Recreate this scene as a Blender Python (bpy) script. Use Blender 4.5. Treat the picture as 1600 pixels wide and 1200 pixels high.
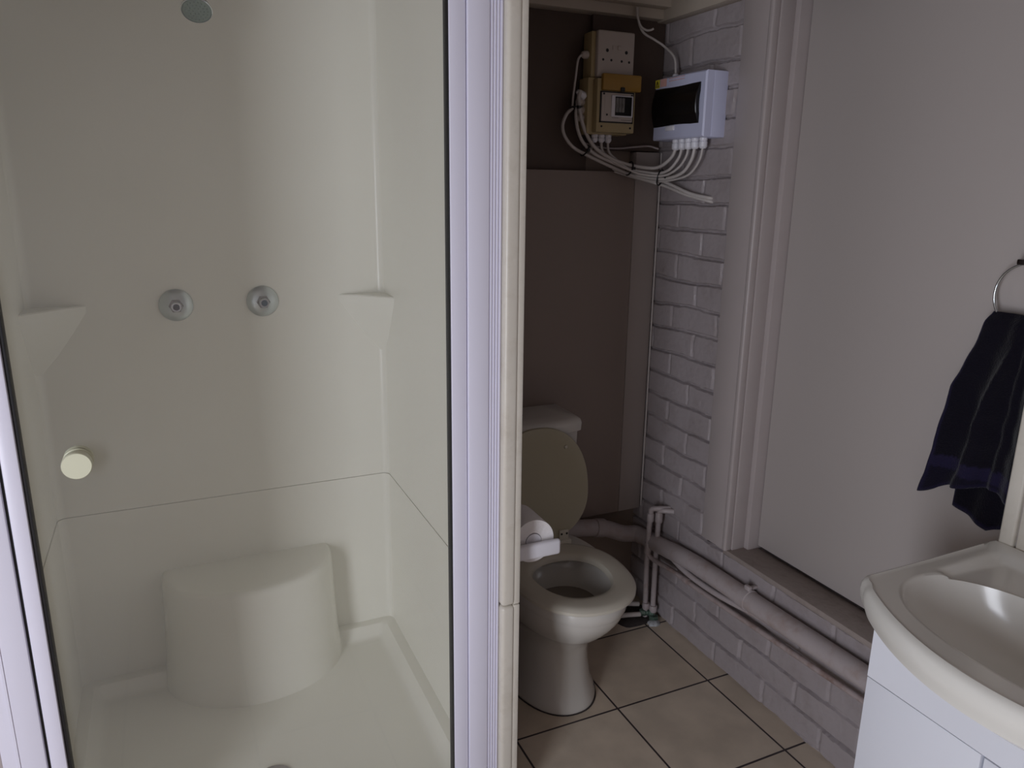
import bpy, bmesh, math, random
import numpy as np
from mathutils import Vector, Matrix, noise
random.seed(7)
PI = math.pi
C = bpy.context.scene.collection
for o in list(bpy.data.objects): bpy.data.objects.remove(o)
sc = bpy.context.scene

# ---------------------------------------------------------------- camera
cam = bpy.data.cameras.new('camera'); cam.sensor_fit = 'HORIZONTAL'; cam.sensor_width = 36; cam.lens = 36*1175/1600
cam.clip_start = 0.01
co = bpy.data.objects.new('camera', cam); C.objects.link(co)
rt = Vector((0.91008385, -0.41425888, 0.01170315)); up = Vector((0.0932747, 0.23226642, 0.96816948)); bk = Vector((-0.40379105, -0.8800238, 0.25002179))
m = Matrix((rt, up, bk)).transposed().to_4x4(); m.translation = (0, 0, 1.48)
co.matrix_world = m; sc.camera = co
# ---------------------------------------------------------------- world, light, exposure
w = bpy.data.worlds.new('world'); sc.world = w; w.use_nodes = True
bg = w.node_tree.nodes['Background']; bg.inputs[0].default_value = (0.62, 0.76, 1, 1); bg.inputs[1].default_value = 1.2
sc.view_settings.view_transform = 'Standard'; sc.view_settings.look = 'None'; sc.view_settings.gamma = 1
sc.view_settings.use_curve_mapping = False; sc.view_settings.exposure = 0.44
def area(name, loc, target, sx, sy, power, col):
    l = bpy.data.lights.new(name, 'AREA'); l.shape = 'RECTANGLE'; l.size = sx; l.size_y = sy; l.energy = power; l.color = col
    o = bpy.data.objects.new(name, l); C.objects.link(o); o.location = loc
    o.rotation_euler = (Vector(target)-Vector(loc)).to_track_quat('-Z', 'Y').to_euler(); return o
# daylight through the doorway in the left wall, bounced up off the bright ground outside
area('daylight_doorway', (-1.49, -.42, .92), (2, 1.4, .92), 0.60, 1.60, 27, (0.905, 0.925, 1.0))

# ---------------------------------------------------------------- materials
def srgb(r, g, b):
    return tuple(((v/255)/12.92 if v/255 <= .04045 else ((v/255+.055)/1.055)**2.4) for v in (r, g, b)) + (1,)
def mat(name, col, rough=.5, metal=0, var=.06, scale=8, bump=0, bscale=60, spec=.5, coat=0, dirt=None, dirt_amt=0, dscale=3):
    mt = bpy.data.materials.new(name); mt.use_nodes = True; nt = mt.node_tree; n = nt.nodes; L = nt.links
    p = n['Principled BSDF']; p.inputs['Roughness'].default_value = rough; p.inputs['Metallic'].default_value = metal
    p.inputs['Specular IOR Level'].default_value = spec; p.inputs['Coat Weight'].default_value = coat
    tc = n.new('ShaderNodeTexCoord'); nz = n.new('ShaderNodeTexNoise'); nz.inputs['Scale'].default_value = scale; nz.inputs['Detail'].default_value = 4
    L.new(tc.outputs['Object'], nz.inputs['Vector'])
    c = srgb(*col); mx = n.new('ShaderNodeMix'); mx.data_type = 'RGBA'
    mx.inputs[6].default_value = tuple(v*(1-var) for v in c[:3])+(1,); mx.inputs[7].default_value = tuple(min(1, v*(1+var)) for v in c[:3])+(1,)
    L.new(nz.outputs[0], mx.inputs[0]); out = mx.outputs[2]
    if dirt:
        n2 = n.new('ShaderNodeTexNoise'); n2.inputs['Scale'].default_value = dscale; n2.inputs['Detail'].default_value = 8; n2.inputs['Roughness'].default_value = .65
        L.new(tc.outputs['Object'], n2.inputs['Vector'])
        mr = n.new('ShaderNodeMapRange'); mr.inputs[1].default_value = .5; mr.inputs[2].default_value = .75; mr.inputs[4].default_value = dirt_amt
        L.new(n2.outputs[0], mr.inputs[0]); m2 = n.new('ShaderNodeMix'); m2.data_type = 'RGBA'; L.new(mr.outputs[0], m2.inputs[0])
        L.new(out, m2.inputs[6]); m2.inputs[7].default_value = srgb(*dirt); out = m2.outputs[2]
    L.new(out, p.inputs['Base Color'])
    if bump:
        n3 = n.new('ShaderNodeTexNoise'); n3.inputs['Scale'].default_value = bscale; n3.inputs['Detail'].default_value = 5
        L.new(tc.outputs['Object'], n3.inputs['Vector']); b = n.new('ShaderNodeBump'); b.inputs['Strength'].default_value = bump; b.inputs['Distance'].default_value = .004
        L.new(n3.outputs[0], b.inputs['Height']); L.new(b.outputs[0], p.inputs['Normal'])
    return mt
M = {
 'paint': mat('mauve_wall_paint', (170, 160, 158), .45, bump=.15, bscale=90, dirt=(150, 138, 130), dirt_amt=.3, dscale=5),
 'brick': mat('painted_brick', (158, 149, 150), .42, bump=.35, bscale=70, dirt=(120, 108, 100), dirt_amt=.35, dscale=14),
 'back': mat('dull_taupe_paint', (140, 124, 112), .6, bump=.1, dirt=(110, 95, 84), dirt_amt=.4),
 'panel': mat('taupe_board_paint', (142, 128, 120), .5, bump=.08, scale=3),
 'pilaster': mat('lit_grey_taupe_paint', (156, 145, 140), .5, bump=.08, scale=3),  # lighter than the panel: gradient of light put into the colour
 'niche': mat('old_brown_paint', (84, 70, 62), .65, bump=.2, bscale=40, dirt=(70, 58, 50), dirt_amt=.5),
 'plaster': mat('gloss_mauve_plaster', (170, 160, 158), .38, bump=.08, bscale=30),
 'door': mat('door_board_paint', (176, 168, 164), .33, bump=.05, bscale=25, scale=2, var=.03),
 'ledge': mat('dusty_ledge', (152, 140, 134), .7, bump=.4, bscale=60, dirt=(96, 84, 76), dirt_amt=.5, dscale=12),
 'cornice': mat('cornice_paint', (176, 164, 150), .5, bump=.1),
 'ceil': mat('ceiling_paint', (168, 158, 148), .7, bump=.1),
 'acryl': mat('cream_acrylic_liner', (244, 242, 231), .26, var=.02, scale=2, spec=.4),
 'alu': mat('white_powdercoated_profile', (232, 230, 245), .3, var=.01),
 'gasket': mat('black_rubber_seal', (22, 22, 26), .5),
 'timber': mat('cream_gloss_timber', (214, 208, 196), .3, bump=.15, bscale=30, dirt=(176, 164, 146), dirt_amt=.4, dscale=16),
 'knob': mat('ivory_plastic', (222, 222, 196), .3, var=.01),
 'chrome': mat('chrome', (205, 210, 212), .12, 1),
 'satin': mat('worn_chrome', (196, 202, 202), .34, 1, var=.08, scale=30),
 'dkchrome': mat('tarnished_chrome', (150, 145, 145), .22, 1),
 'shface': mat('shower_head_face', (110, 128, 118), .45),
 'porc': mat('cream_porcelain', (206, 202, 195), .12, var=.02, coat=.3),
 'seat': mat('cream_plastic_seat', (200, 194, 180), .25, var=.02),
 'lid': mat('yellowed_plastic_lid', (174, 167, 144), .28, var=.03),
 'basin': mat('white_glazed_ceramic', (224, 222, 215), .2, var=.01, coat=.1),
 'cab': mat('white_vanity_gloss', (226, 228, 236), .25, var=.01),
 'paper': mat('tissue_paper', (232, 228, 228), .9, bump=.3, bscale=150),
 'white_pl': mat('white_plastic', (222, 220, 226), .35, var=.01),
 'board': mat('white_board_plastic', (196, 198, 222), .35, var=.01),
 'sockw': mat('aged_white_socket_plate', (188, 177, 169), .4),
 'beige': mat('yellowed_beige_plastic', (172, 154, 114), .4, var=.05),
 'ochre': mat('ochre_cover_plastic', (160, 122, 52), .4, var=.05),
 'black': mat('black_plastic', (14, 13, 14), .35),
 'smoke': mat('smoked_cover', (18, 15, 15), .3, spec=.4),
 'grey': mat('grey_switch', (120, 118, 116), .4),
 'pink': mat('pink_sticker', (216, 168, 160), .6),
 'yellow': mat('yellow_sticker', (214, 196, 60), .6),
 'cable': mat('white_cable_sheath', (188, 181, 177), .45, var=.04),
 'pipe': mat('painted_pipe', (172, 162, 162), .38, bump=.1, bscale=80, dirt=(140, 112, 92), dirt_amt=.5, dscale=18),
 'rust': mat('worn_copper_pipe', (166, 152, 150), .45, dirt=(112, 80, 64), dirt_amt=.9, dscale=14),
 'cement': mat('cement_patch', (176, 178, 180), .9, bump=1, bscale=50, dirt=(90, 84, 80), dirt_amt=.8, dscale=30),
 'dirt': mat('dark_dirt', (62, 56, 54), .95, bump=1, bscale=60),
 'verd': mat('verdigris_brass', (84, 104, 92), .5, .4, dirt=(60, 52, 40), dirt_amt=.8, dscale=60),
}
def glass_mat():
    mt = bpy.data.materials.new('shower_glass'); mt.use_nodes = True; n = mt.node_tree.nodes; L = mt.node_tree.links
    n.remove(n['Principled BSDF']); out = n['Material Output']
    tr = n.new('ShaderNodeBsdfTransparent'); tr.inputs[0].default_value = (.985, .985, .98, 1)
    gl = n.new('ShaderNodeBsdfGlossy'); gl.inputs['Roughness'].default_value = .02
    fr = n.new('ShaderNodeFresnel'); fr.inputs[0].default_value = 1.45
    # faint diffuse mix paints in the pale veil of reflections on the pane
    df = n.new('ShaderNodeBsdfDiffuse'); df.inputs[0].default_value = (.8, .8, .78, 1)
    nz = n.new('ShaderNodeTexNoise'); nz.inputs['Scale'].default_value = 2.5; nz.inputs['Detail'].default_value = 6
    tc = n.new('ShaderNodeTexCoord'); L.new(tc.outputs['Object'], nz.inputs['Vector'])
    mr = n.new('ShaderNodeMapRange'); mr.inputs[3].default_value = .02; mr.inputs[4].default_value = .07; L.new(nz.outputs[0], mr.inputs[0])
    m1 = n.new('ShaderNodeMixShader'); L.new(mr.outputs[0], m1.inputs[0]); L.new(tr.outputs[0], m1.inputs[1]); L.new(df.outputs[0], m1.inputs[2])
    m2 = n.new('ShaderNodeMixShader'); ge = n.new('ShaderNodeNewGeometry'); inv = n.new('ShaderNodeMath'); inv.operation = 'SUBTRACT'; inv.inputs[0].default_value = 1; L.new(ge.outputs['Backfacing'], inv.inputs[1])
    mu = n.new('ShaderNodeMath'); mu.operation = 'MULTIPLY'; L.new(fr.outputs[0], mu.inputs[0]); L.new(inv.outputs[0], mu.inputs[1]); L.new(mu.outputs[0], m2.inputs[0]); L.new(m1.outputs[0], m2.inputs[1]); L.new(gl.outputs[0], m2.inputs[2])
    L.new(m2.outputs[0], out.inputs[0]); return mt
M['glass'] = glass_mat()
def tile_mat():
    mt = bpy.data.materials.new('beige_floor_tiles'); mt.use_nodes = True; n = mt.node_tree.nodes; L = mt.node_tree.links; p = n['Principled BSDF']
    tc = n.new('ShaderNodeTexCoord'); mp = n.new('ShaderNodeMapping'); mp.inputs['Location'].default_value = (-1.0916+3.3, -1.603+3.3, 0)
    L.new(tc.outputs['Object'], mp.inputs[0])
    br = n.new('ShaderNodeTexBrick'); br.offset = 0; br.inputs['Scale'].default_value = 1; br.inputs['Brick Width'].default_value = .33; br.inputs['Row Height'].default_value = .33
    br.inputs['Mortar Size'].default_value = .0032; br.inputs['Mortar Smooth'].default_value = .15
    br.inputs[1].default_value = srgb(206, 190, 170); br.inputs[2].default_value = srgb(212, 198, 180); br.inputs[3].default_value = srgb(62, 54, 56)
    L.new(mp.outputs[0], br.inputs['Vector'])
    nz = n.new('ShaderNodeTexNoise'); nz.inputs['Scale'].default_value = 9; nz.inputs['Detail'].default_value = 7; L.new(tc.outputs['Object'], nz.inputs['Vector'])
    mr = n.new('ShaderNodeMapRange'); mr.inputs[1].default_value = .35; mr.inputs[2].default_value = .7; mr.inputs[3].default_value = .86; mr.inputs[4].default_value = 1.06; L.new(nz.outputs[0], mr.inputs[0])
    mx = n.new('ShaderNodeMix'); mx.data_type = 'RGBA'; mx.blend_type = 'MULTIPLY'; mx.inputs[0].default_value = 1
    L.new(br.outputs[0], mx.inputs[6]); cc = n.new('ShaderNodeCombineColor'); [L.new(mr.outputs[0], cc.inputs[i]) for i in range(3)]; L.new(cc.outputs[0], mx.inputs[7])
    L.new(mx.outputs[2], p.inputs['Base Color']); p.inputs['Roughness'].default_value = .42
    b = n.new('ShaderNodeBump'); b.invert = True; b.inputs['Strength'].default_value = .6; b.inputs['Distance'].default_value = .003; L.new(br.outputs[1], b.inputs['Height']); L.new(b.outputs[0], p.inputs['Normal'])
    return mt
M['tile'] = tile_mat()
def towel_mat():
    mt = bpy.data.materials.new('navy_terry'); mt.use_nodes = True; n = mt.node_tree.nodes; L = mt.node_tree.links; p = n['Principled BSDF']
    p.inputs['Roughness'].default_value = 1; p.inputs['Specular IOR Level'].default_value = .1; p.inputs['Sheen Weight'].default_value = .1
    at = n.new('ShaderNodeAttribute'); at.attribute_name = 'band'
    mx = n.new('ShaderNodeMix'); mx.data_type = 'RGBA'; mx.inputs[6].default_value = srgb(20, 18, 27); mx.inputs[7].default_value = srgb(34, 30, 54)
    L.new(at.outputs['Fac'], mx.inputs[0]); L.new(mx.outputs[2], p.inputs['Base Color'])
    tc = n.new('ShaderNodeTexCoord'); nz = n.new('ShaderNodeTexNoise'); nz.inputs['Scale'].default_value = 260; L.new(tc.outputs['Object'], nz.inputs['Vector'])
    b = n.new('ShaderNodeBump'); b.inputs['Strength'].default_value = .7; b.inputs['Distance'].default_value = .003; L.new(nz.outputs[0], b.inputs['Height']); L.new(b.outputs[0], p.inputs['Normal'])
    return mt
M['towel'] = towel_mat()

# ---------------------------------------------------------------- helpers
class MB:
    def __init__(s): s.v = []; s.f = []
    def add(s, vs, fs):
        k = len(s.v); s.v += [tuple(v) for v in vs]; s.f += [tuple(i+k for i in f) for f in fs]; return s
    def box(s, x0, x1, y0, y1, z0, z1, bev=0, seg=2):
        bm = bmesh.new(); bmesh.ops.create_cube(bm, size=1)
        for v in bm.verts: v.co = Vector(((x0+x1)/2+v.co.x*(x1-x0), (y0+y1)/2+v.co.y*(y1-y0), (z0+z1)/2+v.co.z*(z1-z0)))
        if bev: bmesh.ops.bevel(bm, geom=bm.edges[:], offset=bev, segments=seg, profile=.5, affect='EDGES')
        s.frombm(bm); return s
    def frombm(s, bm):
        bm.verts.index_update(); s.add([v.co.copy() for v in bm.verts], [[v.index for v in f.verts] for f in bm.faces]); bm.free(); return s
    def loft(s, loops, cap0=True, cap1=True, closed=True):
        n = len(loops[0]); vs = [p for l in loops for p in l]; fs = []
        for i in range(len(loops)-1):
            for j in range(n if closed else n-1):
                a, b = i*n+j, i*n+(j+1) % n; fs.append((a, b, b+n, a+n))
        if cap0: fs.append(tuple(reversed(range(n))))
        if cap1: fs.append(tuple(range((len(loops)-1)*n, len(loops)*n)))
        return s.add(vs, fs)
    def lathe(s, prof, o, ax, n=32):      # prof: (radius, distance along axis)
        ax = Vector(ax).normalized(); q = ax.to_track_quat('Z', 'Y'); o = Vector(o)
        return s.loft([[o+q @ Vector((r*math.cos(2*PI*k/n), r*math.sin(2*PI*k/n), d)) for k in range(n)] for r, d in prof])
    def tube(s, pts, r, n=10, sub=8, rs=None):
        pts = [Vector(p) for p in pts]; path = []; rad = []
        P = [pts[0]*2-pts[1]]+pts+[pts[-1]*2-pts[-2]]
        for i in range(1, len(P)-2):
            for k in range(sub):
                t = k/sub; a, b, c, d = P[i-1], P[i], P[i+1], P[i+2]
                path.append(.5*((2*b)+(c-a)*t+(2*a-5*b+4*c-d)*t*t+(3*b-a-3*c+d)*t**3))
        path.append(pts[-1]); loops = []; nrm = None
        for i, p in enumerate(path):
            d = (path[min(i+1, len(path)-1)]-path[max(i-1, 0)]).normalized()
            if nrm is None: nrm = d.orthogonal().normalized()
            nrm = (nrm-d*nrm.dot(d)).normalized(); bn = d.cross(nrm)
            loops.append([p+(nrm*math.cos(2*PI*k/n)+bn*math.sin(2*PI*k/n))*r for k in range(n)])
        return s.loft(loops)
def label(o, lab=None, cat=None, group=None, kind=None):
    if lab: o['label'] = lab
    if cat: o['category'] = cat
    if group: o['group'] = group
    if kind: o['kind'] = kind
    return o
def root(name, loc, lab, cat, group=None):
    o = bpy.data.objects.new(name, None); C.objects.link(o); o.location = loc; o.empty_display_size = .05
    return label(o, lab, cat, group)
def origin(p):
    v = Vector((0, 0, 0))
    while p is not None: v += p.location; p = p.parent
    return v
def ob(name, mb, mt, parent=None, smooth=True, sub=0, solid=0):
    me = bpy.data.meshes.new(name)
    vs = [Vector(v) for v in mb.v]
    if parent is not None: off = origin(parent)
    else:
        lo = [min(v[i] for v in vs) for i in range(3)]; hi = [max(v[i] for v in vs) for i in range(3)]
        off = Vector(((lo[0]+hi[0])/2, (lo[1]+hi[1])/2, lo[2]))
    me.from_pydata([v-off for v in vs], [], mb.f)
    bm = bmesh.new(); bm.from_mesh(me); bmesh.ops.recalc_face_normals(bm, faces=bm.faces[:]); bm.to_mesh(me); bm.free()
    me.materials.append(M[mt] if isinstance(mt, str) else mt)
    o = bpy.data.objects.new(name, me); C.objects.link(o)
    if parent is not None: o.parent = parent
    else: o.location = off
    if smooth:
        me.polygons.foreach_set('use_smooth', [True]*len(me.polygons)); me.set_sharp_from_angle(angle=math.radians(40))
    if solid: md = o.modifiers.new('thickness', 'SOLIDIFY'); md.thickness = solid; md.offset = 0
    if sub: md = o.modifiers.new('smooth', 'SUBSURF'); md.levels = md.render_levels = sub
    return o
def struct(name, mb, mt, **k): return label(ob(name, mb, mt, **k), kind='structure')
def bx(*a, **k): return MB().box(*a, **k)
def smst(a, b, x):
    t = np.clip((x-a)/(b-a), 0, 1); return t*t*(3-2*t)

# ---------------------------------------------------------------- room shell
CZ = 2.06
fl = MB().box(-1.60, 1.75, -1.35, 2.25, -.06, 0)
o = struct('floor', fl, 'tile', smooth=False)
o.data.transform(Matrix.Translation(o.location)); o.location = (0, 0, 0)
struct('ceiling', bx(-1.60, 1.75, -1.35, 2.35, CZ, CZ+.08), 'ceil', smooth=False)
struct('wall_back', bx(.60, 1.75, 2.16, 2.25, 0, CZ), 'back', smooth=False)
struct('wall_left', MB().box(-1.60, -1.50, -1.35, -.80, 0, CZ).box(-1.60, -1.50, -.04, 1.5, 0, CZ).box(-1.60, -1.50, -.80, -.04, 1.95, CZ), 'paint', smooth=False)
struct('wall_front', bx(-1.60, 1.75, -1.35, -1.25, 0, CZ), 'paint', smooth=False)
# wall left of the shower and the partition between shower and toilet
struct('wall_shower_left', MB().box(-1.60, -.352, 1.41, 1.50, 0, CZ).box(-.45, -.352, 1.50, 2.35, 0, CZ), 'paint', smooth=False)
struct('wall_shower_back', bx(-.45, .66, 2.278, 2.35, 0, CZ), 'back', smooth=False)
struct('wall_partition', bx(.612, .655, 1.455, 2.278, 0, CZ), 'paint', smooth=False)

# painted brick relief of the right wall
def brick_patch(mb, y0, y1, z0, z1, dy=.0036, dz=.0022):
    ys = np.linspace(y0, y1, int((y1-y0)/dy)+1); zs = np.linspace(z0, z1, int((z1-z0)/dz)+1)
    Y, Z = np.meshgrid(ys, zs)
    wob = np.zeros_like(Y); wob2 = np.zeros_like(Y); fine = np.zeros_like(Y)
    for i in range(Y.shape[0]):
        for j in range(Y.shape[1]):
            y, z = Y[i, j], Z[i, j]
            wob[i, j] = noise.noise((y*5, z*9, 1)); wob2[i, j] = noise.noise((y*14, z*22, 5)); fine[i, j] = noise.noise((y*60, z*60, 9))
    Zw = Z+wob*.010+wob2*.003; row = np.floor((Zw-.482)/.0803).astype(int)
    zl = (Zw-.482)/.0803-row; dzj = np.minimum(zl, 1-zl)*.0803
    base = np.where(row % 2 == 0, 1.89, 2.00)
    Yw = Y+wob2*.005+((row*37) % 7-3)*.002
    yl = (Yw-base)/.222; col = np.floor(yl); yl = yl-col; dyj = np.minimum(yl, 1-yl)*.222
    rnd = np.modf(np.abs(np.sin(row*12.9898+col*78.233)*43758.5453))[0]
    rnd2 = np.modf(np.abs(np.sin(row*39.3+col*11.7)*9758.1))[0]
    face = -(.0035+rnd*.0025)-(yl-.5)*(rnd2-.5)*.006
    # beds are cut deeper under each brick, heads are slurried with paint
    bed = smst(.0025, .0075, dzj+fine*.0025)
    head = smst(.002, .008, dyj+fine*.002)
    mort = .0035+wob2*.002
    hgt = mort+(face-mort)*bed*np.clip(.5+.5*head, 0, 1)
    crack = np.exp(-((zl-.97)/.022)**2)*.008*np.clip(.5+wob*2.0+fine*.5, 0, 1)
    X = 1.4985+hgt+crack+fine*.0007
    n0, n1 = Y.shape; idx = np.arange(n0*n1).reshape(n0, n1)
    vs = list(zip(X.ravel().tolist(), Y.ravel().tolist(), Z.ravel().tolist()))
    fs = list(zip(idx[:-1, :-1].ravel().tolist(), idx[1:, :-1].ravel().tolist(), idx[1:, 1:].ravel().tolist(), idx[:-1, 1:].ravel().tolist()))
    mb.add(vs, fs)
wr = MB()
brick_patch(wr, 1.74, 2.165, .385, CZ); brick_patch(wr, .60, 1.74, 0, .402); brick_patch(wr, 1.74, 2.165, 0, .385)
wr.box(1.506, 1.75, 1.663, 2.2, 0, CZ); wr.box(1.506, 1.75, .60, 1.665, 0, .404)
struct('wall_right', wr, 'brick')
struct('wall_right', bx(1.495, 1.75, -1.35, .835, 0, CZ), 'paint', smooth=False)
struct('trim_1', bx(1.490, 1.52, 1.668, 1.768, .405, CZ, bev=.003), 'plaster')           # smooth plaster strip beside the door
struct('trim_2', bx(1.4935, 1.60, .835, 1.668, .392, .409, bev=.003), 'ledge')            # ledge under the door
struct('door_1', bx(1.593, 1.632, .862, 1.625, .419, CZ, bev=.002), 'door')
# timber door frame: outer bead, jamb and stop
df = MB(); df.box(1.486, 1.512, 1.650, 1.668, .405, CZ, bev=.006, seg=3); df.box(1.51, 1.56, 1.645, 1.67, .405, CZ, bev=.002); df.box(1.556, 1.66, 1.6275, 1.67, .405, CZ, bev=.003)
struct('trim_3', df, 'plaster')
df = MB(); df.box(1.484, 1.512, .832, .862, .405, CZ, bev=.005, seg=3); df.box(1.51, 1.66, .832, .860, .405, CZ, bev=.002); df.box(1.4865, 1.512, .795, .828, .405, CZ, bev=.004)
struct('trim_4', df, 'timber')
struct('wall_behind_door', bx(1.636, 1.75, .83, 1.67, .40, CZ), 'niche', smooth=False)
# boards on the back wall
struct('trim_5', bx(.66, 1.400, 2.12, 2.16, .362, 1.541, bev=.003), 'panel')
struct('trim_6', bx(1.4005, 1.4905, 2.119, 2.16, .362, 1.602, bev=.003), 'pilaster')
struct('trim_7', bx(.66, 1.229, 2.142, 2.16, 1.541, CZ, bev=.002), 'niche')
struct('trim_8', bx(1.229, 1.4905, 2.128, 2.16, 1.605, CZ, bev=.002), 'niche')
# cornice and beam
struct('trim_9', MB().box(.66, 1.46, 2.095, 2.16, 1.990, CZ, bev=.004).box(.66, 1.46, 2.06, 2.10, 2.018, CZ, bev=.003), 'cornice')
struct('trim_10', MB().box(1.458, 1.497, .87, 2.16, 1.986, 2.042, bev=.004).box(1.47, 1.497, .87, 2.16, 2.04, CZ), 'cornice')

# ---------------------------------------------------------------- shower cubicle
S = root('shower_cubicle', (.13, 1.85, 0), 'moulded cream shower cubicle behind the glass door, with corner shelves and a seat', 'shower')
def liner(z0, z1, xl, xr, yb):
    path = []
    R = .022
    path.append((xl, 1.445))
    for k in range(7): a = PI-k*PI/12; path.append((xl+R+R*math.cos(a), yb-R+R*math.sin(a)))
    for k in range(7): a = PI/2-k*PI/12; path.append((xr-R+R*math.cos(a), yb-R+R*math.sin(a)))
    path.append((xr, 1.445)); outer = [(xr+.010, 1.445), (xr+.010, yb+.01), (xl-.010, yb+.01), (xl-.010, 1.445)]
    loop = path+outer
    return MB().loft([[(x, y, z) for x, y in loop] for z in (z0, z1)])
ob('upper_liner', liner(.5825, 2.03, -.339, .598, 2.265), 'acryl', S)
ob('lower_liner', liner(.035, .5813, -.337, .596, 2.2635), 'acryl', S)
def shelf(cx, sx, side):
    # corner shelf: triangular top, tapering to a point below
    a = (cx, 2.264); mb = MB(); loops = []
    for z, k in ((1.171, .96), (1.168, 1.0), (1.158, 1.0), (1.150, .985), (1.10, .74), (1.04, .42), (.985, .06)):
        L = .135*k; D = .125*k
        loops.append([(cx+side*.001, 2.2645, z), (cx-side*L, 2.2645, z), (cx-side*L*.62, 2.2645-D*.30, z), (cx-side*L*.34, 2.2645-D*.62, z), (cx+side*.001, 2.2645-D, z)])
    mb.loft(loops); return mb
ob('corner_shelf', shelf(.598, .15, 1), 'acryl', S); ob('corner_shelf', shelf(-.339, .15, -1), 'acryl', S)
# half-round seat moulded to the back wall
sl = []
for z, k in ((.02, 1.06), (.10, 1.02), (.20, 1.0), (.345, .985), (.360, .975), (.368, .955), (.372, .925), (.373, .86)):
    lp = [(.147+.252*k*math.cos(-PI*j/40), 2.2645-.238*k*abs(math.sin(PI*j/40))**.82, z) for j in range(41)]
    sl.append(lp)
ob('seat', MB().loft(sl), 'acryl', S)
# tray with a raised rim
xs = np.linspace(-.338, .597, 90); ys = np.linspace(1.40, 2.264, 84); tm = MB(); X, Y = np.meshgrid(xs, ys)
d = np.minimum(np.minimum(X+.338, .597-X), np.minimum(Y-1.40, 2.264-Y))
Z = .060-.034*smst(.028, .062, d)-.006*smst(.05, .45, d)-.002*np.clip(1-np.hypot(X-.13, Y-1.70)/.3, 0, 1)
idx = np.arange(X.size).reshape(X.shape)
tm.add(zip(X.ravel().tolist(), Y.ravel().tolist(), Z.ravel().tolist()), zip(idx[:-1, :-1].ravel().tolist(), idx[1:, :-1].ravel().tolist(), idx[1:, 1:].ravel().tolist(), idx[:-1, 1:].ravel().tolist()))
tray = ob('tray', tm, 'acryl', S)
ob('tray_kerb', bx(-.338, .597, 1.385, 1.43, .0, .045, bev=.006), 'acryl', S)
dr = MB().lathe([(.0, .024), (.012, .024), (.014, .0262), (.042, .0262), (.047, .024), (.048, .018)][::-1], (.13, 1.70, 0), (0, 0, 1))
label(ob('drain', dr, 'dkchrome', S), 'grey metal drain grate')
# glass door
D = root('shower_door', (.13, 1.42, .10), 'clear glass shower door with a round ivory knob in the white frame', 'shower door')
ob('glass_panel', bx(-.249, .508, 1.417, 1.423, .055, 1.99), 'glass', D, smooth=False)
ob('door_stile', bx(-.278, -.2525, 1.400, 1.432, .048, 1.995, bev=.003), 'alu', D)
ob('door_stile', bx(.508, .541, 1.400, 1.432, .048, 1.995, bev=.003), 'alu', D)
label(ob('seal', bx(-.2535, -.2465, 1.406, 1.430, .05, 1.99, bev=.001), 'gasket', D), 'black rubber seal on the left')
label(ob('seal', bx(.5062, .5085, 1.404, 1.430, .05, 1.99, bev=.001), 'gasket', D), 'thin black rubber seal on the right')
ob('door_rail', bx(-.278, .541, 1.402, 1.430, .046, .062, bev=.003), 'alu', D)
ob('door_rail', bx(-.278, .541, 1.402, 1.430, 1.98, 2.005, bev=.003), 'alu', D)
KX, KZ = -.169, 1.020
kn = ob('knob', MB().lathe([(.0125, -.030), (.0125, -.022), (.0225, -.019), (.0235, -.012), (.0235, -.002), (.0222, .0), (.0, .0)], (KX, 1.387, KZ), (0, -1, 0), n=40), 'knob', D)
ob('knob_base', MB().lathe([(.022, 0), (.0235, .002), (.0235, .005), (.020, .007), (.0, .0075)], (KX, 1.417, KZ), (0, -1, 0), n=40), 'knob', kn)
ob('knob_base', MB().lathe([(.022, 0), (.0235, .002), (.0235, .008), (.020, .010), (.0, .0105)], (KX, 1.423, KZ), (0, 1, 0), n=40), 'knob', kn)
# fixed frame
F = S
ob('side_profile', MB().box(-.349, -.2825, 1.396, 1.436, .0, 2.03, bev=.003).box(-.326, -.322, 1.3945, 1.40, 0, 2.03), 'alu', F)
ob('seal', bx(-.2825, -.2785, 1.404, 1.430, .0, 2.03), 'gasket', F)
ob('side_profile', bx(.5425, .588, 1.396, 1.436, .0, 2.03, bev=.003), 'alu', F)
g = MB().box(.5885, .6165, 1.400, 1.436, 0, 2.03, bev=.001)
for k in range(4): g.box(.591+k*.0065, .5945+k*.0065, 1.3975, 1.402, 0, 2.03, bev=.0008)
ob('fluted_profile', g, 'alu', F)
# timber post closing the partition
tp = MB()
for z0, z1 in ((0, .5655), (.567, CZ)): tp.box(.617, .650, 1.383, 1.456, z0, z1, bev=.009, seg=4).box(.646, .6625, 1.386, 1.456, z0, z1, bev=.003)
struct('trim_11', tp, 'timber')
# stop-tap spindles
def tap(name, x, lab, face):
    t = root(name, (x, 2.2645, 1.161), lab, 'tap', 'tap valves on the shower back wall')
    o_ = (x, 2.2645, 1.161); a = (0, -1, 0)
    ob('flange', MB().lathe([(.044, 0), (.0445, .003), (.043, .006), (.030, .012), (.018, .016), (.0, .0165)], o_, a, 40), 'satin', t)
    n_ = MB(); n_.lathe([(.0175, .012), (.0190, .016), (.0190, .027), (.017, .031), (.0, .0311)], o_, a, 6); ob('hex_nut', n_, 'dkchrome', t, smooth=False)
    ob('valve_body', MB().lathe([(.0132, .028), (.0132, .046), (.0122, .048), (.0088, .048), (.0088, .040), (0, .040)], o_, a, 28), 'chrome', t)
    label(ob('spindle', MB().lathe([(.0084, .038), (.0084, .0455), (.006, .0462), (.0045, .0462), (.004, .0475), (0, .0475)], o_, a, 18), face, t), 'dark spindle end')
M['hot'] = mat('dark_red_spindle', (52, 34, 44), .4); M['cold'] = mat('blue_grey_spindle', (52, 72, 88), .4)
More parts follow.
